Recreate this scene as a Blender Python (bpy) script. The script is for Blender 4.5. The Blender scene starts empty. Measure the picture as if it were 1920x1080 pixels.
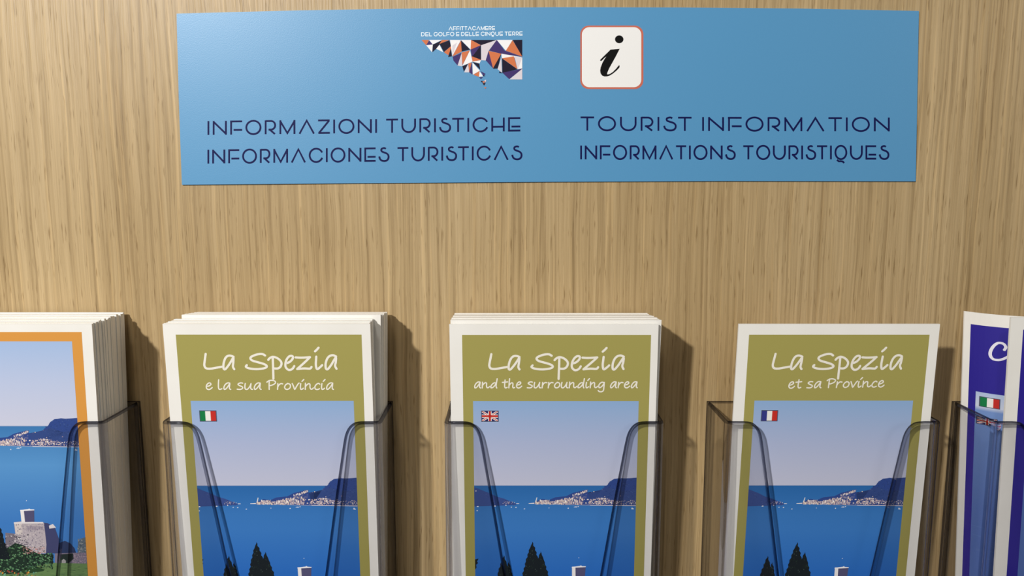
import bpy, bmesh, math, random
from mathutils import Vector
from mathutils.geometry import tessellate_polygon

# ------------------------------------------------------------------ camera, world, lights
F, TH = 1400.0, math.radians(7.5)          # focal length in pixels of a 1920 px frame, pitch down
CH, SH = math.cos(TH), math.sin(TH)
WALL, EYE = 397.0, 1350.0                  # mm: wall distance, height of the lens
C = bpy.context.scene.collection
sc = bpy.context.scene

def W(x, h, z):                            # mm: right, distance from the lens plane, up from the lens -> metres
    return Vector((x * .001, (h - WALL) * .001, (z + EYE) * .001))

cd = bpy.data.cameras.new('camera'); cam = bpy.data.objects.new('camera', cd); C.objects.link(cam)
cam.location = W(0, 0, 0); cam.rotation_euler = (math.pi / 2 - TH, 0, 0)
cd.sensor_width = 36; cd.lens = F / 1920 * 36; cd.clip_start = .01
sc.camera = cam

sc.view_settings.view_transform = 'Standard'; sc.view_settings.look = 'None'
sc.view_settings.gamma = 1; sc.view_settings.use_curve_mapping = False
sc.view_settings.exposure = 0

world = bpy.data.worlds.new('world'); sc.world = world; world.use_nodes = True
world.node_tree.nodes['Background'].inputs[0].default_value = (1.0, .96, .91, 1)
world.node_tree.nodes['Background'].inputs[1].default_value = .075

def area(name, loc, target, size, power, col):
    ld = bpy.data.lights.new(name, 'AREA'); ld.shape = 'DISK'; ld.size = size; ld.energy = power; ld.color = col
    o = bpy.data.objects.new(name, ld); C.objects.link(o); o.location = loc
    o.rotation_euler = (target - loc).to_track_quat('-Z', 'Y').to_euler()
    return o
area('display_spot', W(-620, WALL - 980, 520), W(20, WALL, 0), .06, 16.5, (1.0, .975, .945))
area('right_fill', W(1400, WALL - 1100, 500), W(0, WALL, -50), .7, 3.8, (1.0, .97, .93))  # unseen fill light, added to brighten the right-facing sides of the stacks
area('ceiling_panel', W(-300, WALL - 1500, 1150), W(0, WALL, 0), .20, 5.0, (1.0, .97, .93))

# ------------------------------------------------------------------ materials
def srgb(r, g, b):
    f = lambda c: (c / 255 / 12.92) if c <= 10 else ((c / 255 + .055) / 1.055) ** 2.4
    return (f(r), f(g), f(b), 1)

def mat(name, col=(.8, .8, .8, 1), rough=.5, spec=.5):
    m = bpy.data.materials.new(name); m.use_nodes = True
    b = m.node_tree.nodes['Principled BSDF']
    b.inputs['Base Color'].default_value = col; b.inputs['Roughness'].default_value = rough
    b.inputs['Specular IOR Level'].default_value = spec
    return m

def node(nt, kind, **kw):
    n = nt.nodes.new(kind)
    for k, v in kw.items(): setattr(n, k, v)
    return n

def wood():
    m = mat('oak_veneer', rough=.42, spec=.35); nt = m.node_tree; L = nt.links; b = nt.nodes['Principled BSDF']
    tc = node(nt, 'ShaderNodeTexCoord')
    wm = node(nt, 'ShaderNodeMapping'); wm.inputs['Scale'].default_value = (60, 1, 14); L.new(tc.outputs['Object'], wm.inputs[0])
    wn = node(nt, 'ShaderNodeTexNoise'); wn.inputs['Scale'].default_value = 1; wn.inputs['Detail'].default_value = 2; L.new(wm.outputs[0], wn.inputs['Vector'])
    wk = node(nt, 'ShaderNodeMath', operation='MULTIPLY_ADD'); wk.inputs[1].default_value = .0032; wk.inputs[2].default_value = -.0016; L.new(wn.outputs[0], wk.inputs[0])
    wc = node(nt, 'ShaderNodeCombineXYZ'); L.new(wk.outputs[0], wc.inputs[0])
    wa = node(nt, 'ShaderNodeVectorMath', operation='ADD'); L.new(tc.outputs['Object'], wa.inputs[0]); L.new(wc.outputs[0], wa.inputs[1])
    def noise(sx, sz, detail, rough, dist, ang=0.0):
        mp = node(nt, 'ShaderNodeMapping'); mp.inputs['Scale'].default_value = (sx, 1, sz)
        mp.inputs['Rotation'].default_value = (0, ang, 0)
        L.new(wa.outputs[0], mp.inputs[0])
        n = node(nt, 'ShaderNodeTexNoise'); n.inputs['Scale'].default_value = 1
        n.inputs['Detail'].default_value = detail; n.inputs['Roughness'].default_value = rough
        n.inputs['Distortion'].default_value = dist
        L.new(mp.outputs[0], n.inputs['Vector']); return n.outputs[0]
    def ramp(src, stops):
        r = node(nt, 'ShaderNodeValToRGB'); e = r.color_ramp.elements
        e[0].position, e[0].color = stops[0]; e[1].position, e[1].color = stops[1]
        for p, c in stops[2:]:
            k = e.new(p); k.color = c
        L.new(src, r.inputs[0]); return r.outputs[0]
    def mix(f, a, c, mode='MIX'):
        x = node(nt, 'ShaderNodeMix', data_type='RGBA', blend_type=mode)
        if isinstance(f, float): x.inputs[0].default_value = f
        else: L.new(f, x.inputs[0])
        for s, v in ((6, a), (7, c)):
            if isinstance(v, tuple): x.inputs[s].default_value = v
            else: L.new(v, x.inputs[s])
        return x.outputs[2]
    broad = noise(22, 1.2, 3, .5, .3)
    streak = noise(370, 5.5, 4, .64, .1)
    ridge = noise(520, 5.5, 1, .5, 0)
    fine = noise(1200, 9, 2, .6, .1)
    pores = noise(950, 60, 2, .6, 0)
    base = ramp(broad, [(.3, srgb(170, 145, 104)), (.7, srgb(184, 160, 120))])
    gr = (1, 1, 1, 1)
    s = ramp(streak, [(.30, (.60, .56, .50, 1)), (.47, (.93, .92, .90, 1)), (.62, (1.07, 1.08, 1.10, 1))])
    base = mix(.95, base, s, 'MULTIPLY')
    f2 = ramp(fine, [(.3, (.84, .83, .80, 1)), (.62, (1.04, 1.04, 1.04, 1))])
    base = mix(.9, base, f2, 'MULTIPLY')
    p = ramp(pores, [(.60, (1, 1, 1, 1)), (.70, (.52, .46, .36, 1))])
    base = mix(.75, base, p, 'MULTIPLY')
    rg = ramp(ridge, [(.58, (1, 1, 1, 1)), (.66, (1.16, 1.15, 1.13, 1))])
    base = mix(.9, base, rg, 'MULTIPLY')
    L.new(base, b.inputs['Base Color'])
    bp = node(nt, 'ShaderNodeBump'); bp.inputs['Strength'].default_value = .7; bp.inputs['Distance'].default_value = .0006
    L.new(streak, bp.inputs['Height']); L.new(bp.outputs[0], b.inputs['Normal'])
    return m

def ink_mat(name, rough, spec, bump):
    m = mat(name, rough=rough, spec=spec); nt = m.node_tree; L = nt.links; b = nt.nodes['Principled BSDF']
    a = node(nt, 'ShaderNodeAttribute', attribute_name='ink'); L.new(a.outputs['Color'], b.inputs['Base Color'])
    if bump:
        tc = node(nt, 'ShaderNodeTexCoord'); n = node(nt, 'ShaderNodeTexNoise')
        n.inputs['Scale'].default_value = 2300; n.inputs['Detail'].default_value = 2
        L.new(tc.outputs['Object'], n.inputs['Vector'])
        bp = node(nt, 'ShaderNodeBump'); bp.inputs['Strength'].default_value = bump; bp.inputs['Distance'].default_value = .0002
        L.new(n.outputs[0], bp.inputs['Height']); L.new(bp.outputs[0], b.inputs['Normal'])
    return m

def paper_mat():
    m = mat('paper', srgb(236, 233, 226), .5, .3); nt = m.node_tree; L = nt.links; b = nt.nodes['Principled BSDF']
    tc = node(nt, 'ShaderNodeTexCoord'); n = node(nt, 'ShaderNodeTexNoise')
    n.inputs['Scale'].default_value = 60; n.inputs['Detail'].default_value = 3
    L.new(tc.outputs['Object'], n.inputs['Vector'])
    r = node(nt, 'ShaderNodeValToRGB'); r.color_ramp.elements[0].color = srgb(231, 228, 220); r.color_ramp.elements[1].color = srgb(240, 238, 232)
    L.new(n.outputs[0], r.inputs[0]); L.new(r.outputs[0], b.inputs['Base Color'])
    return m

def acrylic_sheet():
    m = bpy.data.materials.new('acrylic_sheet'); m.use_nodes = True; nt = m.node_tree; nt.nodes.clear(); L = nt.links
    out = node(nt, 'ShaderNodeOutputMaterial'); mx = node(nt, 'ShaderNodeMixShader')
    t = node(nt, 'ShaderNodeBsdfTransparent'); t.inputs[0].default_value = (.955, .955, .96, 1)
    g = node(nt, 'ShaderNodeBsdfGlossy'); g.inputs['Roughness'].default_value = .06; g.inputs[0].default_value = (1, 1, 1, 1)
    fr = node(nt, 'ShaderNodeFresnel'); fr.inputs[0].default_value = 1.49
    tc = node(nt, 'ShaderNodeTexCoord'); n = node(nt, 'ShaderNodeTexNoise')
    n.inputs['Scale'].default_value = 30; n.inputs['Detail'].default_value = 1
    L.new(tc.outputs['Object'], n.inputs['Vector'])
    bp = node(nt, 'ShaderNodeBump'); bp.inputs['Strength'].default_value = .25; bp.inputs['Distance'].default_value = .0006
    L.new(n.outputs[0], bp.inputs['Height']); L.new(bp.outputs[0], g.inputs['Normal'])
    # fresnel of the geometry as seen from the outside of either face
    geo = node(nt, 'ShaderNodeNewGeometry'); dt = node(nt, 'ShaderNodeVectorMath', operation='DOT_PRODUCT')
    L.new(geo.outputs['Incoming'], dt.inputs[0]); L.new(geo.outputs['Normal'], dt.inputs[1])
    ab = node(nt, 'ShaderNodeMath', operation='ABSOLUTE'); L.new(dt.outputs['Value'], ab.inputs[0])
    om = node(nt, 'ShaderNodeMath', operation='SUBTRACT'); om.inputs[0].default_value = 1; L.new(ab.outputs[0], om.inputs[1])
    pw = node(nt, 'ShaderNodeMath', operation='POWER'); pw.inputs[1].default_value = 5; L.new(om.outputs[0], pw.inputs[0])
    ma = node(nt, 'ShaderNodeMath', operation='MULTIPLY_ADD'); ma.inputs[1].default_value = .9; ma.inputs[2].default_value = .04
    nt.nodes.remove(fr)
    L.new(pw.outputs[0], ma.inputs[0]); L.new(ma.outputs[0], mx.inputs[0])
    L.new(t.outputs[0], mx.inputs[1]); L.new(g.outputs[0], mx.inputs[2]); L.new(mx.outputs[0], out.inputs[0])
    return m

def acrylic_edge(name, gcol, tcol, f):
    m = bpy.data.materials.new(name); m.use_nodes = True; nt = m.node_tree; nt.nodes.clear(); L = nt.links
    out = node(nt, 'ShaderNodeOutputMaterial')
    g = node(nt, 'ShaderNodeBsdfGlass'); g.inputs['IOR'].default_value = 1.49; g.inputs['Roughness'].default_value = .02
    g.inputs['Color'].default_value = gcol
    t = node(nt, 'ShaderNodeBsdfTransparent'); t.inputs[0].default_value = tcol
    mx = node(nt, 'ShaderNodeMixShader'); mx.inputs[0].default_value = f
    L.new(t.outputs[0], mx.inputs[1]); L.new(g.outputs[0], mx.inputs[2]); L.new(mx.outputs[0], out.inputs[0]); return m

M_WOOD = wood()
M_INK = ink_mat('printed_ink', .5, .3, 0)
M_SIGN = ink_mat('laminated_print', .40, .5, .15)
M_PAPER = paper_mat()
M_SIGNINK = ink_mat('sign_print', .5, .12, 0)
M_ACR = acrylic_sheet()
M_EDGE = acrylic_edge('acrylic_edge', (.30, .30, .34, 1), (.47, .48, .53, 1), .42)  # clear acrylic tinted dark: paints in the dark internal reflection of cut edges
M_BEND = acrylic_edge('acrylic_bend', (.78, .77, .82, 1), (.90, .90, .92, 1), .6)
M_FLOOR = mat('grey_floor', srgb(120, 112, 104), .5)
M_CORE = mat('sign_board', srgb(200, 205, 210), .6)

# ------------------------------------------------------------------ helpers
def link(name, me, parent=None, mats=()):
    for m in mats: me.materials.append(m)
    o = bpy.data.objects.new(name, me); C.objects.link(o)
    if parent: o.parent = parent
    return o

def tag(o, label=None, cat=None, group=None, kind=None):
    if label: o['label'] = label
    if cat: o['category'] = cat
    if group: o['group'] = group
    if kind: o['kind'] = kind
    return o

def empty(name, loc):
    o = bpy.data.objects.new(name, None); C.objects.link(o); o.location = loc; o.empty_display_size = .01
    return o

def box_mesh(name, lo, hi, m, parent=None, origin=None):
    bm = bmesh.new(); bmesh.ops.create_cube(bm, size=1)
    for v in bm.verts:
        v.co = Vector([lo[i] + (v.co[i] + .5) * (hi[i] - lo[i]) for i in range(3)]) - (origin or Vector())
    bmesh.ops.recalc_face_normals(bm, faces=bm.faces)
    me = bpy.data.meshes.new(name); bm.to_mesh(me); bm.free()
    return link(name, me, parent, [m])

def px_at(px, py, h):                       # photograph pixel on the vertical plane at distance h -> (x, z) in mm
    u, v = px - 960, py - 540
    d = F * CH - v * SH
    return u * h / d, h * (-F * SH - v * CH) / d

class Print:
    """coloured flat shapes laid on a surface S(x, y, lift) -> world (mm local x right, y down)"""
    def __init__(s, S, origin):
        s.S, s.o, s.v, s.f, s.c = S, origin, [], [], []
        owner = getattr(S, '__self__', None); s.step = 1.5 if owner and owner.curve else None
    def poly(s, pts, col, lift, col_fn=None, whole=False):
        if len(pts) < 3: return
        if s.step and not whole:                # on a bowed sheet: cut into narrow strips that follow the curve
            a, b = min(p[0] for p in pts), max(p[0] for p in pts)
            for i in range(int(a // s.step), int(b // s.step) + 1):
                q = clip(pts, i * s.step, -1e4, (i + 1) * s.step, 1e4)
                if len(q) > 2: s.poly(q, col, lift, col_fn, True)
            return
        n = len(s.v)
        s.v += [s.S(p[0], p[1], lift) - s.o for p in pts]
        cols = [(col_fn(p) if col_fn else col) for p in pts]
        if len(pts) == 3: tris = [(0, 1, 2)]
        elif len(pts) == 4 and col_fn: tris = [(0, 1, 2, 3)]
        else: tris = tessellate_polygon([[Vector((p[0], p[1], 0)) for p in pts]])
        for t in tris:
            t = list(t)
            a, b, c = [pts[i] for i in t[:3]]
            if (b[0]-a[0])*(c[1]-a[1]) - (b[1]-a[1])*(c[0]-a[0]) > 0: t.reverse()   # y runs down
            s.f.append([n + i for i in t]); s.c.append([cols[i] for i in t])
    def rect(s, x0, y0, x1, y1, col, lift, nx=1, ny=1, fn=None):
        for i in range(nx):
            for j in range(ny):
                a, b = x0 + (x1-x0)*i/nx, x0 + (x1-x0)*(i+1)/nx
                c, d = y0 + (y1-y0)*j/ny, y0 + (y1-y0)*(j+1)/ny
                s.poly([(a, c), (b, c), (b, d), (a, d)], col, lift, fn)
    def build(s, name, m, parent):
        me = bpy.data.meshes.new(name); me.from_pydata([tuple(v) for v in s.v], [], s.f)
        ca = me.color_attributes.new('ink', 'FLOAT_COLOR', 'CORNER'); k = 0
        flat = []
        for cs in s.c:
            for c in cs: flat += list(c)
        ca.data.foreach_set('color', flat)
        return link(name, me, parent, [m])

def smooth(pts, n=5):                        # Catmull-Rom
    if len(pts) < 3: return pts
    P = [pts[0]] + list(pts) + [pts[-1]]; out = []
    for i in range(1, len(P) - 2):
        a, b, c, d = P[i-1], P[i], P[i+1], P[i+2]
        for k in range(n):
            t = k / n
            out.append(tuple(.5 * (2*b[j] + (c[j]-a[j])*t + (2*a[j]-5*b[j]+4*c[j]-d[j])*t*t + (3*b[j]-a[j]-3*c[j]+d[j])*t**3) for j in (0, 1)))
    out.append(tuple(pts[-1])); return out

def ribbon(pr, pts, w, col, lift, round_cap=False, wfn=None):
    """stroke with mitred joints"""
    q = [pts[0]]
    for p in pts[1:]:
        if math.dist(p, q[-1]) > 1e-6: q.append(p)
    pts = q
    if len(pts) < 2: return
    closed = len(pts) > 4 and math.dist(pts[0], pts[-1]) < 1e-4
    L, R = [], []
    for i, p in enumerate(pts):
        def d(a, b):
            m = math.dist(a, b); return ((b[0]-a[0])/m, (b[1]-a[1])/m)
        if closed and i in (0, len(pts)-1): d0, d1 = d(pts[-2], pts[-1]), d(pts[0], pts[1])
        else:
            d0 = d(pts[i-1], p) if i else None; d1 = d(p, pts[i+1]) if i < len(pts)-1 else None
            d0 = d0 or d1; d1 = d1 or d0
        n0, n1 = (-d0[1], d0[0]), (-d1[1], d1[0])
        mx, my = n0[0]+n1[0], n0[1]+n1[1]; ml = math.hypot(mx, my) or 1e-6
        mx, my = mx/ml, my/ml
        k = min(1/max(mx*n0[0]+my*n0[1], .3), 1.8) * w / 2
        L.append((p[0]+mx*k, p[1]+my*k)); R.append((p[0]-mx*k, p[1]-my*k))
    for i in range(len(pts)-1):
        z = lift + .0015 * i
        pr.poly([L[i], L[i+1], R[i+1]], col, z); pr.poly([L[i], R[i+1], R[i]], col, z)
    if round_cap:
        for k, p in enumerate((pts[0], pts[-1])):
            pr.poly([(p[0]+w/2*math.cos(a*math.pi/6), p[1]+w/2*math.sin(a*math.pi/6)) for a in range(12)], col, (lift + .0015 * len(pts) + .003) if k else lift - .003)

def arc(cx, cy, rx, ry, a0, a1, n=28):
    return [(cx+rx*math.cos(math.radians(a0+(a1-a0)*i/n)), cy+ry*math.sin(math.radians(a0+(a1-a0)*i/n))) for i in range(n+1)]

def clip(pts, x0, y0, x1, y1):
    for ax, s, lim in ((0, 1, x0), (0, -1, x1), (1, 1, y0), (1, -1, y1)):
        out = []
        for i in range(len(pts)):
            a, b = pts[i-1], pts[i]; ia, ib = s*a[ax] >= s*lim, s*b[ax] >= s*lim
            if ia != ib:
                t = (lim-a[ax])/(b[ax]-a[ax]); out.append((a[0]+t*(b[0]-a[0]), a[1]+t*(b[1]-a[1])))
            if ib: out.append(b)
        pts = out
        if len(pts) < 3: return []
    return pts

# ------------------------------------------------------------------ the wall and the floor
wl = box_mesh('wall_back', (-1.8, 0, 0), (1.8, .02, 2.6), M_WOOD); tag(wl, 'oak veneer wall panel with fine vertical grain', kind='structure')
fl = box_mesh('floor', (-1.8, -2.4, -.03), (1.8, .02, 0), M_FLOOR); tag(fl, 'plain grey floor', kind='structure')

# ------------------------------------------------------------------ the blue sign
SIGN_H = WALL - .8                           # front face of the sign
sign_o = W(*px_at(1027, 340, WALL)[:1], WALL, px_at(1027, 340, WALL)[1])
sign = tag(empty('information_sign', sign_o), 'wide sky blue tourist information sign with dark lettering on the oak wall', 'sign')
def sgn(px, py, lift):                       # sign shapes are given in photograph pixels of the sign plane
    x, z = px_at(px, py, SIGN_H); return W(x, SIGN_H - lift, z)
top = [(331, 25.5), (560, 19.5), (800, 15.5), (1040, 13.5), (1280, 14), (1500, 16), (1723, 20.5)]
outl = top + [(1720, 180), (1717, 340), (1360, 339.5), (1030, 341), (680, 343.5), (341, 346.5), (335, 180)]
bm = bmesh.new()
fr_ = [bm.verts.new(sgn(x, y, 0) - sign_o) for x, y in outl]
bk = [bm.verts.new(W(px_at(x, y, SIGN_H)[0], WALL - .05, px_at(x, y, SIGN_H)[1]) - sign_o) for x, y in outl]
bm.faces.new(fr_); bm.faces.new(bk[::-1])
for i in range(len(outl)): bm.faces.new((fr_[i-1], fr_[i], bk[i], bk[i-1]))
bmesh.ops.recalc_face_normals(bm, faces=bm.faces)
cl_ = bm.loops.layers.float_color.new('ink')
for f in bm.faces:
    for l in f.loops: l[cl_] = srgb(82, 145, 189)
me = bpy.data.meshes.new('board'); bm.to_mesh(me); bm.free()
link('board', me, sign, [M_SIGN])

ST = .07
def deco():
    G = {}
    def bowlR(w): return [(ST, .95), (w-.36, .95)] + arc(w-.37, .64, .30, .31, 88, -88, 16) + [(.28, .33)]
    G['I'] = (.14, [[(ST, 0), (ST, 1)]])
    G['N'] = (1.03, [[(ST, 0), (ST, 1)], [(.05, .95), (.98, .05)], [(.96, 0), (.96, 1)]])
    G['F'] = (.87, [[(ST, 0), (ST, 1)], [(0, .95), (.87, .95)], [(.25, .34), (.87, .34)]])
    G['O'] = (1.16, [arc(.58, .5, .515, .48, 0, 360, 40)])
    G['Q'] = (1.05, [arc(.525, .5, .46, .48, 0, 360, 40), smooth([(.20, -.03), (.34, -.13), (.52, -.13), (.68, -.16), (.80, -.26)])])
    G['R'] = (.83, [[(ST, 0), (ST, 1)], bowlR(.83), [(.33, .36), (.74, .01)]])
    G['M'] = (1.16, [[(ST, 0), (ST, 1)], [(.05, .95), (.58, .06), (1.11, .95)], [(1.09, 0), (1.09, 1)]])
    G['A'] = (1.17, [[(.06, 0), (.585, .95), (1.11, 0)]])
    G['Z'] = (.86, [[(0, .95), (.84, .95)], [(.80, .93), (.07, .05)], [(.02, .05), (.86, .05)]])
    G['T'] = (.86, [[(0, .95), (.86, .95)], [(.43, .92), (.43, 0)]])
    G['U'] = (1.07, [[(ST, 1), (ST, .5)] + arc(.535, .5, .465, .47, 180, 360, 24) + [(1.0, .5), (1.0, 1)]])
    G['S'] = (.84, [smooth([(.57, .90), (.50, .95), (.39, .96), (.25, .91), (.21, .82), (.26, .72), (.42, .65), (.62, .58), (.75, .47), (.79, .33), (.75, .17), (.62, .06), (.42, .03), (.22, .08), (.10, .20), (.05, .36)])])
    G['C'] = (1.12, [arc(.585, .5, .515, .48, 24, 338, 34)])
    G['G'] = (1.12, [arc(.585, .5, .515, .48, 24, 338, 34) + [(1.06, .42), (.8, .42)]])
    G['H'] = (.98, [[(ST, 0), (ST, 1)], [(.91, 0), (.91, 1)], [(ST, .34), (.91, .34)]])
    G['E'] = (.89, [[(ST, 0), (ST, 1)], [(0, .95), (.89, .95)], [(.25, .34), (.89, .34)], [(0, .05), (.89, .05)]])
    G['L'] = (.75, [[(ST, 1), (ST, 0)], [(0, .05), (.75, .05)]])
    G['D'] = (1.0, [[(ST, 0), (ST, 1)], [(ST, .95), (.45, .95)] + arc(.45, .5, .47, .45, 88, -88, 22) + [(ST, .05)]])
    return G
DECO = deco()

HAND = {
 'a': (.95, [[(.8,.95),(.6,1),(.4,.9),(.2,.65),(.08,.3),(.12,.03),(.3,.1),(.55,.45),(.78,.88),(.74,.5),(.72,.15),(.85,.02)]]),
 'n': (1.02, [[(.1,.95),(.08,.5),(.05,.02)], [(.06,.4),(.3,.75),(.5,.88),(.62,.75),(.6,.35),(.68,.08),(.85,.08),(1.0,.25)]]),
 'd': (1.02, [[(.78,.78),(.55,.85),(.3,.65),(.1,.3),(.12,.05),(.35,.1),(.6,.4),(.8,.8)], [(.92,1.5),(.84,.9),(.78,.3),(.86,.0)]]),
 't': (.72, [[(.35,1.3),(.3,.7),(.3,.2),(.42,.02),(.62,.12)], [(0,.92),(.35,.95),(.68,1.0)]]),
 'h': (.92, [[(.15,1.5),(.1,.8),(.06,.02)], [(.08,.4),(.3,.75),(.5,.85),(.6,.65),(.56,.2),(.66,.02),(.82,.1)]]),
 'e': (.84, [[(.1,.45),(.4,.55),(.62,.75),(.58,.95),(.4,.98),(.18,.75),(.08,.4),(.15,.1),(.38,0),(.62,.15),(.75,.3)]]),
 's': (.84, [[(.72,.95),(.5,1.0),(.25,.88),(.2,.72),(.42,.55),(.68,.38),(.65,.15),(.4,.02),(.06,.05)]]),
 'u': (.98, [[(.12,.9),(.06,.5),(.08,.1),(.28,.02),(.5,.25),(.68,.6),(.78,.9)], [(.78,.9),(.72,.45),(.74,.1),(.9,.02)]]),
 'r': (.74, [[(.12,.9),(.1,.5),(.05,.02)], [(.1,.4),(.25,.7),(.45,.88),(.68,.85)]]),
 'o': (.85, [[(.5,.9),(.25,.75),(.08,.4),(.15,.1),(.38,.02),(.65,.2),(.75,.55),(.68,.8),(.42,.92)]]),
 'v': (.84, [[(.05,.9),(.18,.5),(.3,.03),(.5,.4),(.7,.8),(.84,.97)]]),
 'i': (.50, [[(.12,.9),(.06,.4),(.1,.05),(.25,.05),(.40,.2)], [(.28,1.22),(.5,1.5)]]),
 'g': (.97, [[(.78,.85),(.5,.92),(.22,.7),(.08,.35),(.15,.05),(.4,.15),(.65,.5),(.8,.85)], [(.8,.88),(.76,.2),(.7,-.4),(.45,-.62),(.15,-.58),(.02,-.42)]]),
 'l': (.52, [[(.12,1.45),(.06,.8),(.05,.2),(.18,.02),(.42,.12)]]),
 'c': (.72, [[(.65,.8),(.5,.92),(.25,.75),(.08,.4),(.12,.1),(.35,.0),(.6,.12)]]),
 'P': (1.08, [[(.3,1.35),(.26,.7),(.24,.02)], [(.02,1.1),(.25,1.3),(.6,1.38),(.95,1.25),(1.0,1.0),(.8,.78),(.5,.62),(.28,.58)]]),
}

def set_line(pr, text, font, gap, space, x0, y0, x1, y1, hgt, w, col, lift, slope=0, is_hand=False):
    """letters fitted between x0 and x1 on a baseline y0..y1, letter height hgt, y down"""
    pos, x = [], 0
    for i, ch in enumerate(text):
        if ch == ' ': x += space; continue
        pos.append((ch, x)); g = gap
        if not is_hand and ch == 'S' and text[i+1:i+2] == 'T': g = .10
        x += font[ch][0] + g
    tot = x - gap
    k = (x1 - x0) / (tot * hgt)
    for ch, px in pos:
        for si, st in enumerate(font[ch][1]):
            if is_hand: st = smooth(st, 4)
            q = []
            for a, b in st:
                X = x0 + (px + a) * hgt * k; t = (X - x0) / (x1 - x0)
                q.append((X, y0 + (y1 - y0) * t - b * hgt))
            ribbon(pr, q, w, col, lift + .02 * si, round_cap=is_hand)

NAVY = srgb(17, 20, 74)
for txt, a, b, c, d in (('INFORMAZIONI TURISTICHE', 389, 253, 975.5, 246), ('INFORMACIONES TURISTICAS', 389, 306.8, 979, 299.3),
                        ('TOURIST INFORMATION', 1088.5, 244.8, 1668.5, 246.4), ('INFORMATIONS TOURISTIQUES', 1088, 298.8, 1666.8, 298.8)):
    pr = Print(sgn, sign_o)
    set_line(pr, txt, DECO, .24, .42, a, b, c, d, 26, 3.4, NAVY, .03)
    pr.build('lettering', M_SIGNINK, sign)
pr = Print(sgn, sign_o)
WHT = srgb(226, 238, 246)
set_line(pr, 'AFFITTACAMERE', DECO, .20, .4, 841.4, 56.8, 928, 56.1, 7.0, 1.3, WHT, .03)
set_line(pr, 'DEL GOLFO E DELLE CINQUE TERRE', DECO, .20, .36, 789.8, 67.9, 979.8, 66.6, 7.2, 1.3, WHT, .03)
o = pr.build('small_lettering', M_SIGNINK, sign); tag(o, 'small white lettering above the mosaic emblem')

# faceted map emblem (points in the enlarged crop, 8.309 to a pixel)
K, V, OR, WH, GY = srgb(28, 24, 44), srgb(66, 50, 105), srgb(206, 116, 74), srgb(238, 236, 236), srgb(214, 206, 212)
E = lambda *p: [(780 + x / 8.309, 40 + y / 8.309) for x, y in zip(p[::2], p[1::2])]
facets = [
 (OR, E(85,290,205,290,158,372)), (V, E(205,300,262,360,158,372)), (WH, E(205,290,405,290,262,360)), (WH, E(158,372,262,362,250,482)),
 (K, E(262,362,405,296,360,370,315,428,255,482)), (OR, E(405,290,520,290,365,352)), (K, E(365,352,520,295,545,385,435,478)),
 (WH, E(365,365,425,482,315,428)), (OR, E(548,385,545,420,505,528,435,482)), (K, E(545,420,560,545,500,555)),
 (V, E(520,290,548,385,560,548,548,400)), (WH, E(530,290,700,290,565,545)), (GY, E(565,380,640,330,565,545)),
 (OR, E(700,300,715,470,565,550)), (K, E(700,295,845,440,712,470)), (WH, E(700,290,858,290,850,440)),
 (OR, E(858,290,1010,372,850,440)), (K, E(858,290,1258,290,1015,372)), (V, E(850,440,1010,372,905,530,868,545)),
 (K, E(1010,372,1015,600,868,545,900,520)), (GY, E(1015,372,1258,290,1130,460,1085,610,1015,605)),
 (OR, E(868,545,1015,600,880,628)), (V, E(570,552,710,490,650,690,585,615)), (GY, E(712,490,720,700,648,690)),
 (OR, E(712,485,840,450,725,680)), (WH, E(842,450,880,628,722,695)), (K, E(722,700,812,662,745,785)),
 (GY, E(812,662,828,795,750,795)), (OR, E(815,660,868,640,828,795)), (V, E(868,640,882,830,828,795)),
 (WH, E(880,640,995,770,885,832)), (K, E(880,632,985,660,1000,755)), (WH, E(880,628,1015,605,990,655)),
 (OR, E(990,775,978,865,895,832)), (WH, E(992,780,1045,858,980,865)), (V, E(1005,775,1085,820,1050,850)),
 (K, E(1040,835,1085,850,1050,858)), (V, E(980,872,1045,868,1010,900)),
 (V, E(1258,290,1385,460,1140,455)), (WH, E(1258,290,1505,290,1400,458)), (OR, E(1505,295,1655,550,1398,458)), (K, E(1505,290,1655,288,1655,550)),
 (V, E(1130,460,1200,735,1088,610)), (OR, E(1130,460,1328,505,1200,732)), (V, E(1140,455,1385,458,1655,552,1330,505)),
 (K, E(1325,510,1275,735,1200,738)), (WH, E(1330,505,1655,560,1340,575)), (GY, E(1330,560,1340,800,1270,745)),
 (OR, E(1340,575,1525,545,1580,745)), (GY, E(1535,545,1655,565,1655,735,1580,745)), (WH, E(1655,565,1655,735,1590,745)),
 (K, E(1340,578,1580,748,1345,800)), (V, E(1345,800,1655,738,1450,900)), (K, E(1300,780,1350,808,1295,806)),
 (GY, E(1655,740,1655,905,1455,905)),
 (GY, E(1060,925,1092,908,1090,945)), (K, E(1008,930,1035,925,1035,965)), (OR, E(1035,930,1090,940,1050,965)), (K, E(1035,965,1085,960,1060,1000)),
 (OR, E(1055,1030,1095,1025,1085,1050))]
pr = Print(sgn, sign_o)
for i, (c, p) in enumerate(facets): pr.poly(p, c, .03 + .0015 * i)
o = pr.build('mosaic_emblem', M_SIGNINK, sign); tag(o, 'map shaped emblem of orange, violet, black and white facets')

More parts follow.
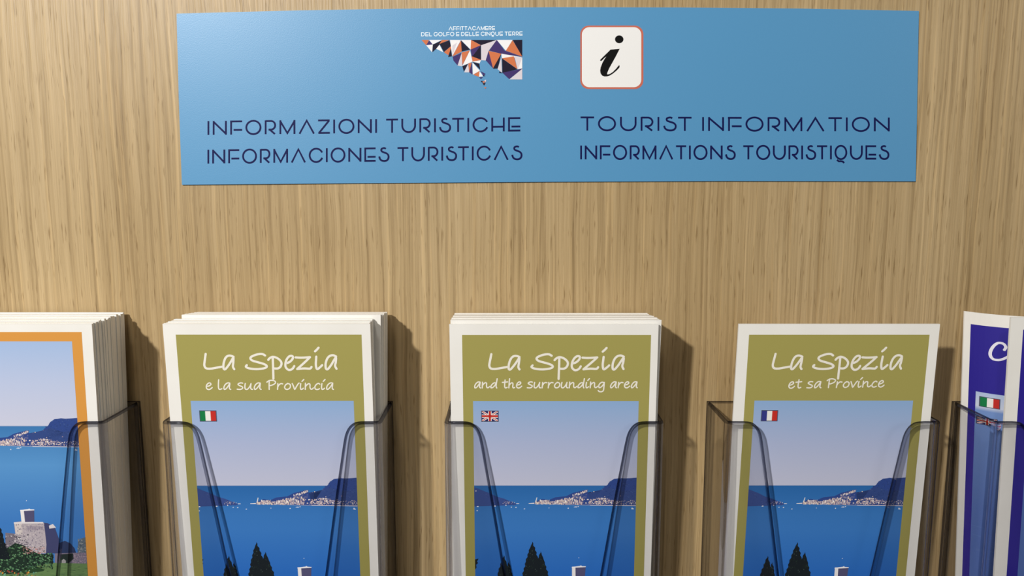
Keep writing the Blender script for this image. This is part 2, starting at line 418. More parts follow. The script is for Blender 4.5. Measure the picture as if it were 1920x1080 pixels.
def rrect(x0, y0, x1, y1, r):
    out = []
    for cx, cy, a in ((x1-r, y0+r, -90), (x1-r, y1-r, 0), (x0+r, y1-r, 90), (x0+r, y0+r, 180)): out += arc(cx, cy, r, r, a, a+90, 8)
    return out
icon = Print(sgn, sign_o)
icon.poly(rrect(1088, 48, 1206.3, 167, 16), srgb(196, 104, 84), .03)
icon.poly(rrect(1091, 51, 1202.3, 163.5, 14), srgb(236, 235, 232), .05)
ic = icon.build('information_icon', M_SIGN, sign); tag(ic, 'white rounded square with orange rim and black letter')
pr = Print(sgn, sign_o)
J = lambda pts: [(1080 + x / 8, 40 + y / 8) for x, y in pts]
pr.poly(J(arc(648, 270, 64, 59, 0, 345, 22)), srgb(12, 12, 12), .07)
body = [(518,424),(655,412),(600,520),(545,620),(495,710),(470,770),(466,792),(478,797),(505,790),(550,762),(600,712),(632,672),(648,656),(655,672),(650,695),(612,735),(560,780),(510,812),(465,827),(425,828),(390,812),(368,780),(362,740),(370,690),(395,625),(425,570),(455,528),(425,550),(400,578),(375,597),(360,588),(365,575),(430,510),(480,462)]
pr.poly(J(body), srgb(12, 12, 12), .07)
pr.build('letter', M_SIGNINK, ic)

# ------------------------------------------------------------------ leaflets
FLOOR_Z = -275.5                              # where leaflets stand inside the holders
class Sheet:
    def __init__(s, xl, w, ztop, ht, hb, shear=0, curve=None):
        s.xl, s.w, s.zt, s.ht, s.hb, s.sh, s.curve = xl, w, ztop, ht, hb, shear, curve
        s.H = ztop - FLOOR_Z
        s.origin = s.S(w/2, s.H, 0)
    def h(s, x, y):
        b = s.ht + (s.hb - s.ht) * y / 134
        return b + (s.curve(x) if s.curve else 0)
    def S(s, x, y, lift):
        return W(s.xl + x + s.sh * y, s.h(x, y) - lift, s.zt - y)
    def loc(s, px, py):
        h = s.h(0, 0)
        for _ in range(14):
            X, Z = px_at(px, py, h); y = s.zt - Z; x = X - s.xl - s.sh * y
            h = .5 * h + .5 * s.h(x, y)
        return x, y

def leaflet_mesh(s, th=1.0, nx=1, sheets=3, thb=None):
    v, f = [], []
    for k in range(sheets):
        n = len(v)
        for i in range(nx + 1):
            x = s.w * i / nx
            for y in (0, s.H):
                tt = th if not y or thb is None else thb
                a = -tt * k / sheets; b = a - tt / sheets * .97
                for l in (a, b): v.append(tuple(s.S(x, y, l) - s.origin))
        for i in range(nx):
            p, q = n + 4*i, n + 4*(i+1)           # p+0 top front, +1 top back, +2 bottom front, +3 bottom back
            f += [(p, p+2, q+2, q), (p+1, q+1, q+3, p+3), (p, q, q+1, p+1), (p+2, p+3, q+3, q+2)]
        f += [(n, n+1, n+3, n+2)]; e = n + 4*nx; f += [(e, e+2, e+3, e+1)]
    # folded spine on the left joins the sheets
    me = bpy.data.meshes.new('pages'); me.from_pydata(v, [], f); return me

def leaflet(s, label, group=None, th=1.0, nx=1, thb=None):
    o = tag(empty('leaflet', s.origin), label, 'leaflet', group)
    link('pages', leaflet_mesh(s, th, nx, 3, thb), o, [M_PAPER]); return o

OLIVE, ORANGE, BLUE = srgb(161, 153, 84), srgb(213, 148, 66), srgb(44, 34, 142)
CREAM = srgb(236, 231, 218)
def lerp(a, b, t):
    t = max(0, min(1, t)); return tuple(a[i] + (b[i]-a[i])*t for i in range(4))

L2 = Sheet(-30.8, 102.8, -65.5, 361.2, 367, .003)
L0 = Sheet(-309.4, 102.6, -65.5, 362, 366.5, -.03)
L1 = Sheet(-172.0, 102.2, -65.5, 362, 366.3, .002)
L3 = Sheet(112.9, 100.1, -66.3, 366, 367.5, -.018)

# --- the printed seaside photograph, in mm from (right photo edge, horizon), from the middle leaflet
RE, HY = L2.loc(1195, 910.5)
def art2(*p):                                  # crop of the middle leaflet, 4.908 per pixel from (880, 860)
    out = []
    for x, y in zip(p[::2], p[1::2]):
        a, b = L2.loc(880 + x/4.908, 860 + y/4.908); out.append((a - RE, b - HY))
    return out
R0, H0 = L0.loc(146.5, 799)
def art0(*p):                                  # crop of the orange leaflet, 5.4 per pixel from (0, 880)
    out = []
    for x, y in zip(p[::2], p[1::2]):
        a, b = L0.loc(x/5.4, 880 + y/5.4); out.append((a - R0, b - H0))
    return out

def make_art():
    rnd = random.Random(5); A = []
    hill = srgb(58, 84, 138); dk = srgb(24, 44, 100)
    A.append((art2(45,262,80,270,130,292,200,318,260,348,330,368,400,398,440,414,440,424,300,432,45,440), srgb(54, 76, 138)))
    A.append((art2(600,412,620,392,680,370,740,380,800,355,900,345,960,315,1080,285,1100,310,1160,300,1225,285,1240,270,1262,255,1280,240,1300,210,1318,200,1340,185,1370,182,1400,177,1440,181,1500,178,1560,173,1560,440,1440,432,1120,424,760,420), srgb(46, 70, 136)))
    A.append((art2(1100,312,1225,287,1300,262,1400,300,1560,280,1560,430,1120,422), srgb(50, 72, 130)))
    # woods
    for i in range(150):
        x = rnd.uniform(1240, 1550); t = rnd.random(); y = 185 + max(0, (1340-x)*.75) + t*180
        if y > 400: continue
        s = rnd.uniform(3, 8); A.append((art2(x-s, y, x, y-s*.6, x+s, y, x, y+s*.7), rnd.choice([srgb(38, 62, 120), srgb(62, 86, 142), srgb(44, 64, 116)])))
    for i in range(60):
        x = rnd.uniform(50, 420); y = rnd.uniform(280 + (x-45)*.34, 432); s = rnd.uniform(3, 7)
        A.append((art2(x-s, y, x, y-s*.5, x+s, y, x, y+s*.5), rnd.choice([srgb(44, 60, 118), srgb(84, 96, 146), srgb(62, 82, 138)])))
    # shore line, jetty, boats
    A.append((art2(555,409,606,405,606,415,555,415), srgb(228, 226, 228)))
    A.append((art2(440,410,466,410,466,416,440,416), srgb(228, 226, 228)))
    A.append((art2(1118,425,1540,430,1540,436,1118,431), srgb(214, 208, 214)))
    A.append((art2(605,412,1118,425,1118,429,605,416), srgb(176, 166, 178)))
    A.append((art2(612,405,628,355,634,358,622,405), srgb(226, 222, 222)))
    for x, y, w in ((985,444,18),(395,446,7),(437,448,7),(515,462,8),(918,456,6),(742,453,3),(85,440,10),(80,478,8),(243,436,10),(1510,462,14),(1016,912,4),(345,430,6),(1010,440,6),(1505,455,7)):
        A.append((art2(x-w, y+2, x-w*.3, y-4, x+w*.5, y-5, x+w, y-1, x+w*.6, y+4), rnd.choice([srgb(236, 236, 240), srgb(206, 214, 230)])))
    # town houses
    pal = [srgb(238, 232, 228), srgb(222, 206, 200), srgb(206, 178, 176), srgb(232, 214, 190), srgb(190, 176, 186), srgb(150, 132, 150), srgb(96, 92, 130)]
    def house(x, y, w, hh): A.append((art2(x, y, x+w, y, x+w, y-hh, x+w*.5, y-hh-2, x, y-hh), rnd.choice(pal)))
    for i in range(520):
        x = rnd.uniform(612, 1050)
        top_ = 402 - max(0, min(1, (x-740)/250)) * 56 - (18 if x < 740 and x > 650 else 0)
        house(x, rnd.uniform(top_+8, 421 + (x-610)*.01), rnd.uniform(4, 10), rnd.uniform(6, 17))
    for i in range(80):
        x = rnd.uniform(955, 1090); house(x, 350 - (x-955)*.36 + rnd.uniform(-8, 6), rnd.uniform(4, 9), rnd.uniform(6, 14))
    for i in range(60):
        x = rnd.uniform(960, 1085); y = rnd.uniform(325, 372); s = rnd.uniform(4, 8)
        A.append((art2(x-s, y, x, y-s, x+s, y, x, y+s), rnd.choice([srgb(92, 100, 148), srgb(70, 84, 136)])))
    for i in range(170):
        x = rnd.gauss(1200, 75)
        if 1060 < x < 1540: house(x, rnd.uniform(362 + abs(x-1200)*.12, 422), rnd.uniform(4, 12), rnd.uniform(4, 9))
    for i in range(90):
        x = rnd.uniform(1250, 1540); house(x, rnd.uniform(385, 426), rnd.uniform(3, 8), rnd.uniform(3, 6))
    for x, y in ((1228, 288), (65, 300), (1130, 312), (1150, 306), (1395, 345), (1250, 352)): house(x, y, 9, 6)
    for i in range(26): house(rnd.uniform(300, 425), rnd.uniform(395, 420), rnd.uniform(3, 7), rnd.uniform(2, 5))
    # ---- castle and garden, seen lower down
    st, stl, sts = srgb(176, 166, 172), srgb(206, 196, 192), srgb(62, 66, 104)
    A.append((art0(60,640,150,650,280,690,280,860,60,860), srgb(120, 112, 122)))
    A.append((art0(145,535,225,525,440,535,450,540,475,760,470,850,260,850,160,655), st))
    A.append((art0(150,540,222,532,235,660,165,655), stl))
    A.append((art0(450,540,490,545,560,590,600,700,600,850,470,850,475,760), sts))
    A.append((art0(210,410,248,408,258,532,222,532), srgb(232, 228, 228)))
    A.append((art0(246,416,350,412,352,530,258,532), srgb(80, 78, 112)))
    A.append((art0(208,412,290,402,300,396,312,404,352,406,352,414,250,420,208,420), srgb(238, 236, 238)))
    A.append((art0(145,535,440,532,440,546,145,548), srgb(226, 220, 220)))
    A.append((art0(500,570,540,552,572,590,505,600), srgb(214, 208, 210)))
    for i in range(260):
        x, y = rnd.uniform(160, 455), rnd.uniform(550, 840); s = rnd.uniform(3, 8)
        if x < 160 + (y-550)*.35: continue
        A.append((art0(x-s, y, x, y-s, x+s, y, x, y+s*1.6), rnd.choice([srgb(150, 142, 152), srgb(196, 186, 186), srgb(128, 120, 136), srgb(168, 158, 164)])))
    for i in range(16): x = 280 + i*10; A.append((art0(x, 575, x+4, 575, x+5, 612, x+1, 612), srgb(116, 106, 130)))
    for i in range(120):
        x, y = rnd.uniform(60, 290), rnd.uniform(655, 790); s = rnd.uniform(4, 11)
        A.append((art0(x-s, y, x, y-s*.7, x+s, y, x, y+s*.7), rnd.choice([srgb(176, 166, 172), srgb(96, 90, 104), srgb(210, 204, 204), srgb(70, 72, 80)])))
    A.append((art0(595,850,605,745,660,722,720,750,760,800,775,850), srgb(42, 56, 92)))
    A.append((art0(790,850,795,740,830,700,870,685,960,700,960,860), srgb(92, 104, 116)))
    for i in range(70):
        x, y = rnd.uniform(792, 900), rnd.uniform(700, 845); s = rnd.uniform(4, 9)
        A.append((art0(x-s, y, x, y-s, x+s, y, x, y+s), rnd.choice([srgb(120, 128, 134), srgb(66, 82, 92), srgb(142, 146, 146)])))
    A.append((art0(560,850,740,845,960,838,960,955,560,960), srgb(120, 112, 130)))
    for i in range(220):
        x, y = rnd.uniform(740, 950), rnd.uniform(852, 950); s = rnd.uniform(3, 8)
        A.append((art0(x-s, y, x, y-s*.6, x+s, y, x, y+s*.6), rnd.choice([srgb(170, 150, 160), srgb(98, 90, 110), srgb(146, 130, 144)])))
    A.append((art0(610,860,745,850,750,905,700,950,620,950), srgb(34, 46, 44)))
    A.append((art0(630,920,650,905,672,925,670,975,628,975), srgb(160, 158, 158)))
    A.append((art0(-700,940,240,990,540,945,960,955,960,1500,-700,1500), srgb(98, 128, 80)))
    for i in range(300):
        x, y = rnd.uniform(250, 950), rnd.uniform(965, 1400); s = rnd.uniform(10, 40)
        A.append((art0(x-s, y, x, y-3, x+s, y, x, y+4), rnd.choice([srgb(116, 144, 90), srgb(84, 114, 72), srgb(70, 98, 66)])))
    A.append((art0(180,1000,330,965,460,1015,440,1030,250,1060), srgb(40, 66, 40)))
    A.append((art0(-650,760,-650,1060,180,1060,260,1000,540,945,545,860,380,850,250,770,160,745,70,800), srgb(30, 48, 38)))
    greens = [srgb(78, 120, 84), srgb(104, 146, 104), srgb(46, 76, 52), srgb(28, 42, 34), srgb(62, 98, 72), srgb(20, 30, 28)]
    for i in range(900):
        x = rnd.uniform(-600, 540); y = rnd.uniform(765 if 60 < x < 240 else 850, 1010 if x > 240 else 1100); s = rnd.uniform(4, 14)
        c = rnd.choice(greens[:4] if 50 < x < 240 else greens)
        A.append((art0(x-s, y, x-s*.2, y-s*.8, x+s, y-s*.1, x+s*.3, y+s*.7), c))
    for i in range(90):
        x, y = rnd.uniform(230, 460), rnd.uniform(780, 860); s = rnd.uniform(4, 10)
        A.append((art0(x-s, y, x, y-s*.6, x+s, y, x, y+s*.6), rnd.choice([srgb(196, 140, 136), srgb(176, 120, 118), srgb(206, 178, 174), srgb(90, 84, 80)])))
    for i in range(60):
        x, y = rnd.uniform(0, 380), rnd.uniform(1020, 1120); s = rnd.uniform(5, 12)
        A.append((art0(x-s, y, x, y-s, x+s, y, x, y+s), rnd.choice([srgb(214, 150, 60), srgb(150, 70, 60), srgb(96, 150, 130), srgb(120, 170, 130), srgb(70, 110, 70)])))
    # cypresses
    def cypress(xp, yp, halfw, yb, seed):
        r = random.Random(seed); n = 26; Lf, Rt = [], []
        for i in range(n + 1):
            t = i / n; y = yp + (yb - yp) * t; w = halfw * (t ** .8)
            j = (r.uniform(.1, .9) if i % 2 else r.uniform(-.5, .1)) * (9 + 6*t)
            Lf += [(xp - w - max(j, -w*.6)), y]; j = (r.uniform(.1, .9) if i % 2 == 0 else r.uniform(-.5, .1)) * (9 + 6*t)
            Rt.append((xp + w + max(j, -w*.6), y))
        pts = Lf[:]
        for p in reversed(Rt): pts += list(p)
        pts = [xp, yp - 12] + pts
        A.append((art2(*pts), srgb(20, 28, 34)))
        for i in range(110):
            t = r.random() ** .7; y = yp + (yb-yp)*t; w = halfw * t**.8
            x = xp + r.uniform(-1, 1)*w; s = r.uniform(2.5, 6)
            A.append((art2(x-s, y, x, y-s, x+s*.8, y-s*.3, x+s*.2, y+s), r.choice([srgb(34, 52, 44), srgb(14, 20, 26), srgb(60, 74, 70), srgb(28, 40, 38)])))
    cypress(325, 900, 150, 1480, 1); cypress(372, 950, 90, 1400, 4); cypress(588, 775, 150, 1330, 2); cypress(665, 862, 150, 1430, 3)
    A.append((art2(-60,960,50,930,62,925,92,918,78,945,88,958,70,975,74,1000,60,1020,55,1300,-60,1300), srgb(20, 28, 34)))
    A.append((art2(-60,1150,90,1180,140,1400,160,1700,-60,1700), srgb(20, 28, 34)))
    return A
ART = make_art()

def photograph(s, parent, x0, y0, x1, y1, hx, hy, pale=0):
    """printed view: sky, sea, headland, town, castle; hx, hy = right edge and horizon in leaflet mm"""
    pr = Print(s.S, s.origin)
    sky0, sky1, sky2 = srgb(140, 172, 212), srgb(168, 180, 212), srgb(190, 192, 212)
    if pale: sky0, sky1, sky2 = srgb(160, 184, 220), srgb(182, 194, 222), srgb(200, 202, 220)
    def sky(p):
        t = (p[1]-y0)/(hy-y0); return lerp(sky0, sky1, t*2.2) if t < .45 else lerp(sky1, sky2, (t-.45)/.55)
    pr.rect(x0, y0, x1, hy, None, .05, 1, 8, sky)
    sea0, sea1, sea2 = srgb(40, 102, 168), srgb(58, 120, 190), srgb(38, 102, 186)
    if pale: sea0, sea1, sea2 = srgb(58, 118, 176), srgb(86, 146, 202), srgb(60, 120, 190)
    def sea(p):
        t = (p[1]-hy)/20; return lerp(sea0, sea1, t) if t < 1 else lerp(sea1, sea2, (t-1)/1.5)
    pr.rect(x0, hy, x1, y1, None, .05, 1, 14, sea)
    pr.rect(x0, hy-.15, x1, hy+.15, srgb(110, 138, 182), .052)
    for i, (p, c) in enumerate(ART):
        q = clip([(x + hx, y + hy) for x, y in p], x0, y0, x1, y1)
        if q: pr.poly(q, c, .055 + .00004 * i)
    return pr.build('printed_view', M_INK, parent)

def flag(s, parent, kind, x0, y0, w, h, skew=0, lift=.17):
    pr = Print(s.S, s.origin)
    R, Wt, G, B = srgb(196, 44, 36), srgb(236, 234, 228), srgb(16, 122, 66), srgb(52, 56, 132)
    pr.rect(x0-.35, y0-.35, x0+w+.35, y0+h+.35, srgb(70, 74, 96), lift-.02)
    if kind in ('it', 'fr'):
        for i, c in enumerate(((G if kind == 'it' else B), Wt, R)): pr.rect(x0+w*i/3, y0, x0+w*(i+1)/3, y0+h, c, lift)
    else:
        pr.rect(x0, y0, x0+w, y0+h, srgb(40, 36, 100), lift)
        for (a, b, c, d) in ((0, 0, 1, 1), (1, 0, 0, 1)):
            for wd, col, lf in ((h*.20, Wt, .01), (h*.07, R, .02)):
                p = []; rb = Print(s.S, s.origin)
                dx, dy = (c-a)*w, (d-b)*h; m = math.hypot(dx, dy); nx, ny = -dy/m*wd/2, dx/m*wd/2
                ax, ay, bx, by = x0+a*w-dx*.1, y0+b*h-dy*.1, x0+c*w+dx*.1, y0+d*h+dy*.1
                q = clip([(ax+nx, ay+ny), (bx+nx, by+ny), (bx-nx, by-ny), (ax-nx, ay-ny)], x0, y0, x0+w, y0+h)
                pr.poly(q, col, lift+lf)
        for wd, col, lf in ((h*.34, Wt, .03), (h*.2, R, .04)):
            pr.rect(x0+w/2-wd/2, y0, x0+w/2+wd/2, y0+h, col, lift+lf); pr.rect(x0, y0+h/2-wd/2, x0+w, y0+h/2+wd/2, col, lift+lf)
    return tag(pr.build('printed_flag', M_INK, parent), {'it': 'green, white and red striped flag', 'fr': 'blue, white and red striped flag', 'gb': 'blue flag with red and white crosses'}[kind])

TITLE = [
 [(240,140),(232,180),(222,230),(218,265),(228,290),(250,300),(290,300),(340,292),(410,280)],
 [(548,172),(520,160),(490,160),(462,178),(442,215),(430,260),(430,300),(448,306),(482,270),(515,225),(545,182),(542,230),(535,280),(548,306)],
 [(898,157),(870,142),(830,142),(780,155),(740,175),(735,195),(760,215),(820,232),(880,250),(908,268),(905,285),(870,298),(810,305),(750,303),(700,293),(678,278),(690,262)],
 [(982,172),(980,250),(977,330),(974,410)],
 [(930,205),(950,185),(985,172),(1030,185),(1065,215),(1075,245),(1060,280),(1030,298),(990,298)],
 [(1135,240),(1170,225),(1200,195),(1205,170),(1185,160),(1155,175),(1130,210),(1118,250),(1120,285),(1145,312),(1175,312),(1200,295),(1215,272)],
 [(1235,178),(1280,181),(1330,180),(1395,175)], [(1395,175),(1340,225),(1245,305)], [(1245,305),(1320,298),(1385,300),(1405,282)],
 [(1465,170),(1460,210),(1455,250),(1458,290),(1470,305),(1500,285),(1525,262)], [(1455,112),(1475,95),(1497,72)],
 [(1685,168),(1655,155),(1620,160),(1590,185),(1570,225),(1562,265),(1565,300),(1585,305),(1625,260),(1655,215),(1683,180),(1678,230),(1668,270),(1682,302)]]
TL = [[L2.loc(880 + x/5.818, 640 + y/5.818) for x, y in st] for st in TITLE]

def view_cover(s, label, sub, ext, kind, k, dx, th=1.0):
    """olive cover: title, second line, flag and view; k, dx fit the artwork to the sheet"""
    o = leaflet(s, label, th=th)
    X = lambda x: x * k + dx
    ox0, oy0 = L2.loc(866.4, 628); ox1, _ = L2.loc(1220.8, 627.5)
    pr = Print(s.S, s.origin); pr.rect(X(ox0), oy0, X(ox1), s.H - 6, OLIVE, .03); pr.build('printed_panel', M_INK, o)
    px0, py0 = L2.loc(887, 752); px1, _ = L2.loc(1197.6, 752)
    photograph(s, o, X(px0), py0, X(px1), s.H - 14, X(px1), L2.loc(1040, 910.5)[1])
    pr = Print(s.S, s.origin)
    for st in TL: ribbon(pr, smooth([(X(x), y) for x, y in st], 5), 1.12, CREAM, .06, True)
    tag(pr.build('title_lettering', M_INK, o), 'cream handwritten title')
    pr = Print(s.S, s.origin); (a, b, c, d, hh) = ext
    x0, y0 = s.loc(a, b); x1, y1 = s.loc(c, d)
    set_line(pr, sub, HAND, .06, .52, x0, y0, x1, y1, hh / 3.83, .62, CREAM, .06, is_hand=True)
    pr.build('subtitle_lettering', M_INK, o)
    fx, fy = L2.loc(903.5, 771)
    flag(s, o, kind, X(fx), fy, 8.0 * k, 5.1)
    return o

# ------------------------------------------------------------------ stacks of leaflets
def stack(front, n, h0, h1, shift, group, label, seed, rear=None, w=None, hb1=393.3):
    r = random.Random(seed)
    for i in range(n):
        t = i / max(1, n - 1); ht = h0 + (h1 - h0) * t; hb = front.hb + 1.3 + (hb1 - front.hb - 1.3) * (i + 1) / (n + 1)
        dx, dz, ww, *sh = shift(t, r)
        s = Sheet(front.xl + dx, ww or front.w, front.zt + dz, ht, hb, sh[0] if sh else front.sh)
        tb = (hb1 - front.hb - 1.3) / (n + 1); tt_ = (h1 - h0) / max(1, n - 1)
        last = rear and i == n - 1
        leaflet(s, rear if last else label, None if last else group, th=tt_ * .95, thb=(tt_ + (tb - tt_) * s.H / 134) * .95)

# leftmost holder: orange leaflets
o = leaflet(L0, 'front leaflet of the leftmost stack, orange bordered cover with castle and sea view')
fx, _ = L0.loc(153, 622); fx2, fy2 = L0.loc(135, 640)
pr = Print(L0.S, L0.origin); pr.rect(L0.w - fx, L0.loc(100, 622.5)[1], fx, L0.H - 6, ORANGE, .03); pr.build('printed_panel', M_INK, o)
photograph(L0, o, L0.w - fx2, fy2, fx2, L0.H - 12, fx2, H0, 1)
stack(L0, 25, 363.25, 393.1, lambda t, r: (r.uniform(-.55, .5) - 1.1*t, r.uniform(-.7, .5) + .2, None),
      'leaflets behind the front one in the leftmost holder', 'white leaflet in the middle of the leftmost stack, between its front and rearmost ones', 11, 'rearmost leaflet of the leftmost stack, nearest the wall')
# second holder: Italian
view_cover(L1, 'front leaflet with olive cover, Italian title and green white red flag', 'e la sua Provincia', (386, 730.3, 627, 730.3, 13.2), 'it', .985, 0)
stack(L1, 9, 363.2, 372.6, lambda t, r: (1.6*t + r.uniform(-.25, .35), r.uniform(-.3, .3) + .4 * t, L1.w - .8 - 1.2*t),
      'leaflets close behind the Italian one', 'white leaflet stacked close behind the front Italian leaflet', 12, hb1=375)
r_ = random.Random(4)
for i in range(15):
    t = i / 14; hh = 374.5 + 18.2 * t
    s = Sheet(-167.9 + .9*t + r_.uniform(-.15, .3), 101.3 - .9*t + r_.uniform(-.2, .2), -63.0 - 1.8*t + r_.uniform(-.3, .3), hh, 376.5 + 16.6*t, -.022)
    if i == 0: leaflet(s, 'foremost leaflet of the back bundle in the Italian stack, its margin showing at right', th=1.2)
    elif i == 14: leaflet(s, 'rearmost leaflet of the Italian stack, nearest the wall', th=1.2)
    else: leaflet(s, 'white leaflet in the middle of the back bundle of the Italian stack', 'back bundle of the Italian stack', th=1.2)
# third holder: English
view_cover(L2, 'front leaflet with olive cover, English title and red white blue crossed flag', 'and the surrounding area', (889, 727.6, 1196.3, 727.2, 12.2), 'gb', 1, 0)
stack(L2, 24, 363.2, 393.1, lambda t, r: (.5 - .3*t + r.uniform(-.12, .12), 1.6 - 1.5*t + r.uniform(-.25, .25), 104.2 - 1.6*t + r.uniform(-.2, 0), -.006 + .005*t),
      'leaflets behind the English one', 'white leaflet in the middle of the English stack, between its front and rearmost ones', 13, 'rearmost leaflet of the English stack, nearest the wall')
# fourth holder: French, a single leaflet
view_cover(L3, 'single leaflet with olive cover, French title and blue white red flag', 'et sa Province', (1477.5, 728, 1658.5, 725.5, 12.8), 'fr', .967, -.6, th=1.3)

# rightmost holder: two blue leaflets
L4b = Sheet(240.6, 101, -64.0, 369.8, 370.6, .05, curve=lambda x: 22.2 * math.exp(-max(x, 0) / 13))
L4f = Sheet(247.0, 101, -62.6, 364.4, 365.8, .03)
o = leaflet(L4b, 'blue leaflet bowed at the left of the rightmost holder, showing two flags', th=.8, nx=66)
P4 = lambda px, py: L4b.loc(px, py)
bx0, by0 = P4(1820, 607.5); cx0, cy0 = P4(1829.5, 733.5)
pr = Print(L4b.S, L4b.origin); pr.rect(bx0, by0, 95, L4b.H - 6, BLUE, .04); pr.build('printed_panel', M_INK, o)
pr = Print(L4b.S, L4b.origin)
def sky4(p):
    y = p[1]; return lerp(srgb(176, 192, 222), srgb(206, 212, 226), (y-cy0)/9) if y < cy0 + 10 else lerp(srgb(112, 142, 196), srgb(84, 112, 178), (y-cy0-10)/60)
pr.rect(cx0, cy0, 88, cy0 + 10, None, .06, 1, 4, sky4); pr.rect(cx0, cy0 + 10, 88, L4b.H - 14, None, .06, 1, 8, sky4)
r_ = random.Random(9)
for i in range(26):
    y = r_.uniform(cy0 + 22, L4b.H - 40); x = r_.uniform(cx0, 40); w_ = r_.uniform(3, 8)
    w_ = min(w_, 70-x)
    pr.rect(x, y, x + w_, y + .18, srgb(104, 132, 190), .062)
pr.build('printed_view', M_INK, o)
pr = Print(L4b.S, L4b.origin)
ribbon(pr, smooth([L4b.loc(1800 + x/4.5, 580 + y/4.5) for x, y in [(374,342),(385,320),(372,296),(345,284),(312,287),(278,315),(256,355),(256,392),(280,420),(328,427),(378,412),(427,384)]], 6), 1.15, srgb(232, 230, 240), .07, True)
tag(pr.build('title_lettering', M_INK, o), 'white handwritten capital letter')
a, b = P4(1838, 744); c, d = P4(1873, 770); flag(L4b, o, 'it', a, b, c-a, d-b-1.0, lift=.1)
a, b = P4(1832, 781); c, d = P4(1868, 803); flag(L4b, o, 'gb', a, b, c-a, d-b-1.0, lift=.1)
o = leaflet(L4f, 'front leaflet of the rightmost holder, white left margin beside a blue cover', th=1.2)
pr = Print(L4f.S, L4f.origin)
pr.rect(6.3, 6.2, 95, L4f.H - 6, BLUE, .03); pr.build('printed_panel', M_INK, o)
pr = Print(L4f.S, L4f.origin); pr.rect(12, 38, 89, L4f.H - 14, None, .05, 1, 8, lambda p: lerp(srgb(150, 172, 214), srgb(84, 112, 178), (p[1]-38)/60)); pr.build('printed_view', M_INK, o)

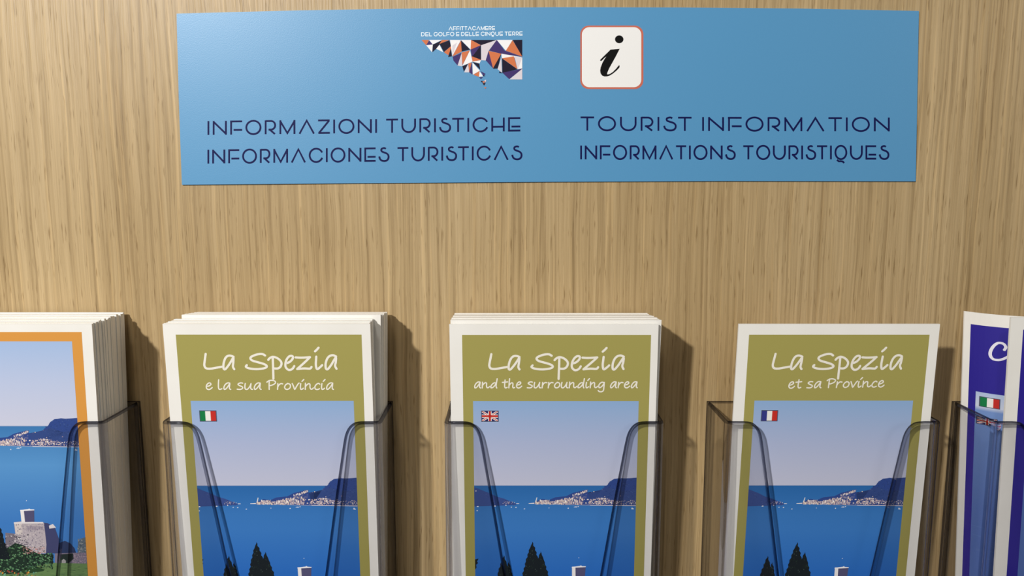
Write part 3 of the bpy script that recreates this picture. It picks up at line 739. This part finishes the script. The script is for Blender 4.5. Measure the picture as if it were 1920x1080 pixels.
# ------------------------------------------------------------------ acrylic holders
T = 2.1; HF = 360.0; RIM = -114.6; BOT = -278.0
def smooth_closed(a): return a
def shell(xl, xr, parent, org):
    """one bent sheet (left side, front with cut-out, right side) laid out flat, then folded; cut into its three parts"""
    wd = xr - xl; dep = WALL - T - HF; rb = 3.2; arcl = math.pi / 2 * (rb - T/2)
    fl_ = wd - 2 * rb                               # flat front between bends
    U0 = dep - rb; U1 = U0 + arcl; U2 = U1 + fl_; U3 = U2 + arcl; U4 = U3 + U0
    xu = lambda x: U1 + x - rb                       # local front x -> unrolled u
    hgt = BOT - RIM
    lip = [(xu(9), 0)]
    cut = smooth([(9, 0), (13.0, -.5), (16.0, -2.6), (18.0, -6), (19.2, -10.6), (21, -21), (25, -45), (30.5, -80), (34.5, -104), (38, -113), (44, -119), (wd/2 - .8, -121)], 5)
    left = [(xu(x), z) for x, z in cut]; right = [(xu(wd - x), z) for x, z in reversed(cut)]
    outline = [(0, hgt), (0, 0)] + [(U0, 0), (U1, 0)] + left + right + [(U2, 0), (U3, 0), (U4, 0), (U4, hgt)]
    r = T / 2; rin = 1.35
    n = len(outline); inset = []
    for i, p in enumerate(outline):                   # inset towards the inside (outline runs clockwise)
        a, b = outline[i-1], outline[(i+1) % n]
        d0 = Vector((p[0]-a[0], p[1]-a[1])).normalized(); d1 = Vector((b[0]-p[0], b[1]-p[1])).normalized()
        n0, n1 = Vector((d0.y, -d0.x)), Vector((d1.y, -d1.x)); m = (n0 + n1).normalized()
        k = rin / max(.5, m.dot(n0)); inset.append((Vector(p) + m * k, m * k))
    bm = bmesh.new()
    K_ = 6; rings = []
    for j in range(K_ + 1):
        ang = -math.pi/2 + math.pi * j / K_
        rings.append([bm.verts.new((q.x - m.x * math.cos(ang), q.y - m.y * math.cos(ang), r * math.sin(ang))) for q, m in inset])
    tess = tessellate_polygon([[Vector((q.x - m.x * 0, q.y - m.y * 0, 0)) for q, m in inset]])
    ar = sum(abs((inset[b][0]-inset[a][0]).cross(inset[c][0]-inset[a][0]))/2 for a, b, c in tess)
    pa = abs(sum(inset[i-1][0].cross(inset[i][0]) for i in range(n)))/2
    print('AREA', ar, pa)
    for a, b, c in tess:
        for rg in (rings[0], rings[-1]): bm.faces.new((rg[a], rg[b], rg[c]))
    for j in range(K_):
        for i in range(n):
            f = bm.faces.new((rings[j][i-1], rings[j][i], rings[j+1][i], rings[j+1][i-1])); f.material_index = 1; f.smooth = True
    bmesh.ops.recalc_face_normals(bm, faces=bm.faces)
    for u in [U0 + arcl*k/6 for k in range(7)] + [U2 + arcl*k/6 for k in range(7)]:
        bmesh.ops.bisect_plane(bm, geom=bm.verts[:] + bm.edges[:] + bm.faces[:], dist=1e-5, plane_co=(u, 0, 0), plane_no=(1, 0, 0))
    part = {}
    for f in bm.faces:
        u = f.calc_center_median().x
        part[f.index] = 0
        if U0 - 1e-4 < u < U1 + 1e-4 or U2 - 1e-4 < u < U3 + 1e-4:
            f.smooth = True
            if f.material_index == 0: f.material_index = 2
        f.tag = False
    lay = bm.faces.layers.int.new('part')
    for f in bm.faces:
        u = f.calc_center_median().x; f[lay] = 0 if u < U0 else (2 if u > U3 else 1)
    rm = rb - r
    for v in bm.verts:
        u, z, o_ = v.co.x, v.co.y, v.co.z             # o_: offset, negative = outside face
        if u <= U0: x, h = r + o_, HF + rb + (U0 - u)
        elif u < U1:
            a = (u - U0) / arcl * math.pi / 2; x, h = rb - (rm - o_) * math.cos(a), HF + rb - (rm - o_) * math.sin(a)
        elif u <= U2: x, h = rb + u - U1, HF + r + o_
        elif u < U3:
            a = (u - U2) / arcl * math.pi / 2; x, h = wd - rb + (rm - o_) * math.sin(a), HF + rb - (rm - o_) * math.cos(a)
        else: x, h = wd - r - o_, HF + rb + (u - U3)
        v.co = W(xl + x, h, RIM + z) - org
    bmesh.ops.recalc_face_normals(bm, faces=bm.faces)
    for k, nm in ((0, 'side_panel'), (1, 'front_panel'), (2, 'side_panel')):
        b2 = bm.copy(); l2 = b2.faces.layers.int['part']
        bmesh.ops.delete(b2, geom=[f for f in b2.faces if f[l2] != k], context='FACES')
        me = bpy.data.meshes.new(nm); b2.to_mesh(me); b2.free(); link(nm, me, parent, [M_ACR, M_EDGE, M_BEND])
    bm.free()

def plate(name, xl, xr, h0, h1, z0, z1, parent, org):
    """flat clear sheet with glassy cut edges"""
    a, b = W(xl, h0, z0), W(xr, h1, z1)
    bm = bmesh.new(); bmesh.ops.create_cube(bm, size=1)
    for v in bm.verts: v.co = Vector([a[i] + (v.co[i] + .5) * (b[i] - a[i]) for i in range(3)]) - org
    dims = [abs(b[i]-a[i]) for i in range(3)]; thin = dims.index(min(dims))
    bmesh.ops.recalc_face_normals(bm, faces=bm.faces)
    for f in bm.faces: f.material_index = 0 if abs(f.normal[thin]) > .5 else 1
    me = bpy.data.meshes.new(name); bm.to_mesh(me); bm.free(); return link(name, me, parent, [M_ACR, M_EDGE])

HOLD = [(-321.0, -203.4, 'clear acrylic leaflet holder at far left, holding the orange bordered leaflets'),
        (-175.2, -65.2, 'clear acrylic leaflet holder with the Italian olive leaflets'),
        (-33.9, 76.0, 'clear acrylic leaflet holder with the English olive leaflets'),
        (106.5, 214.6, 'clear acrylic leaflet holder with one French leaflet and a gap at its left'),
        (240.6, 359.0, 'clear acrylic leaflet holder at far right, holding blue leaflets')]
for xl, xr, lab in HOLD:
    org = W((xl + xr) / 2, (HF + WALL) / 2, BOT)
    h = tag(empty('leaflet_holder', org), lab, 'holder', None)
    shell(xl, xr, h, org)
    plate('back_panel', xl, xr, WALL - T, WALL - .02, BOT, RIM, h, org)
    plate('base_panel', xl + T + .1, xr - T - .1, HF + T + .1, WALL - T - .1, BOT, BOT + T, h, org)
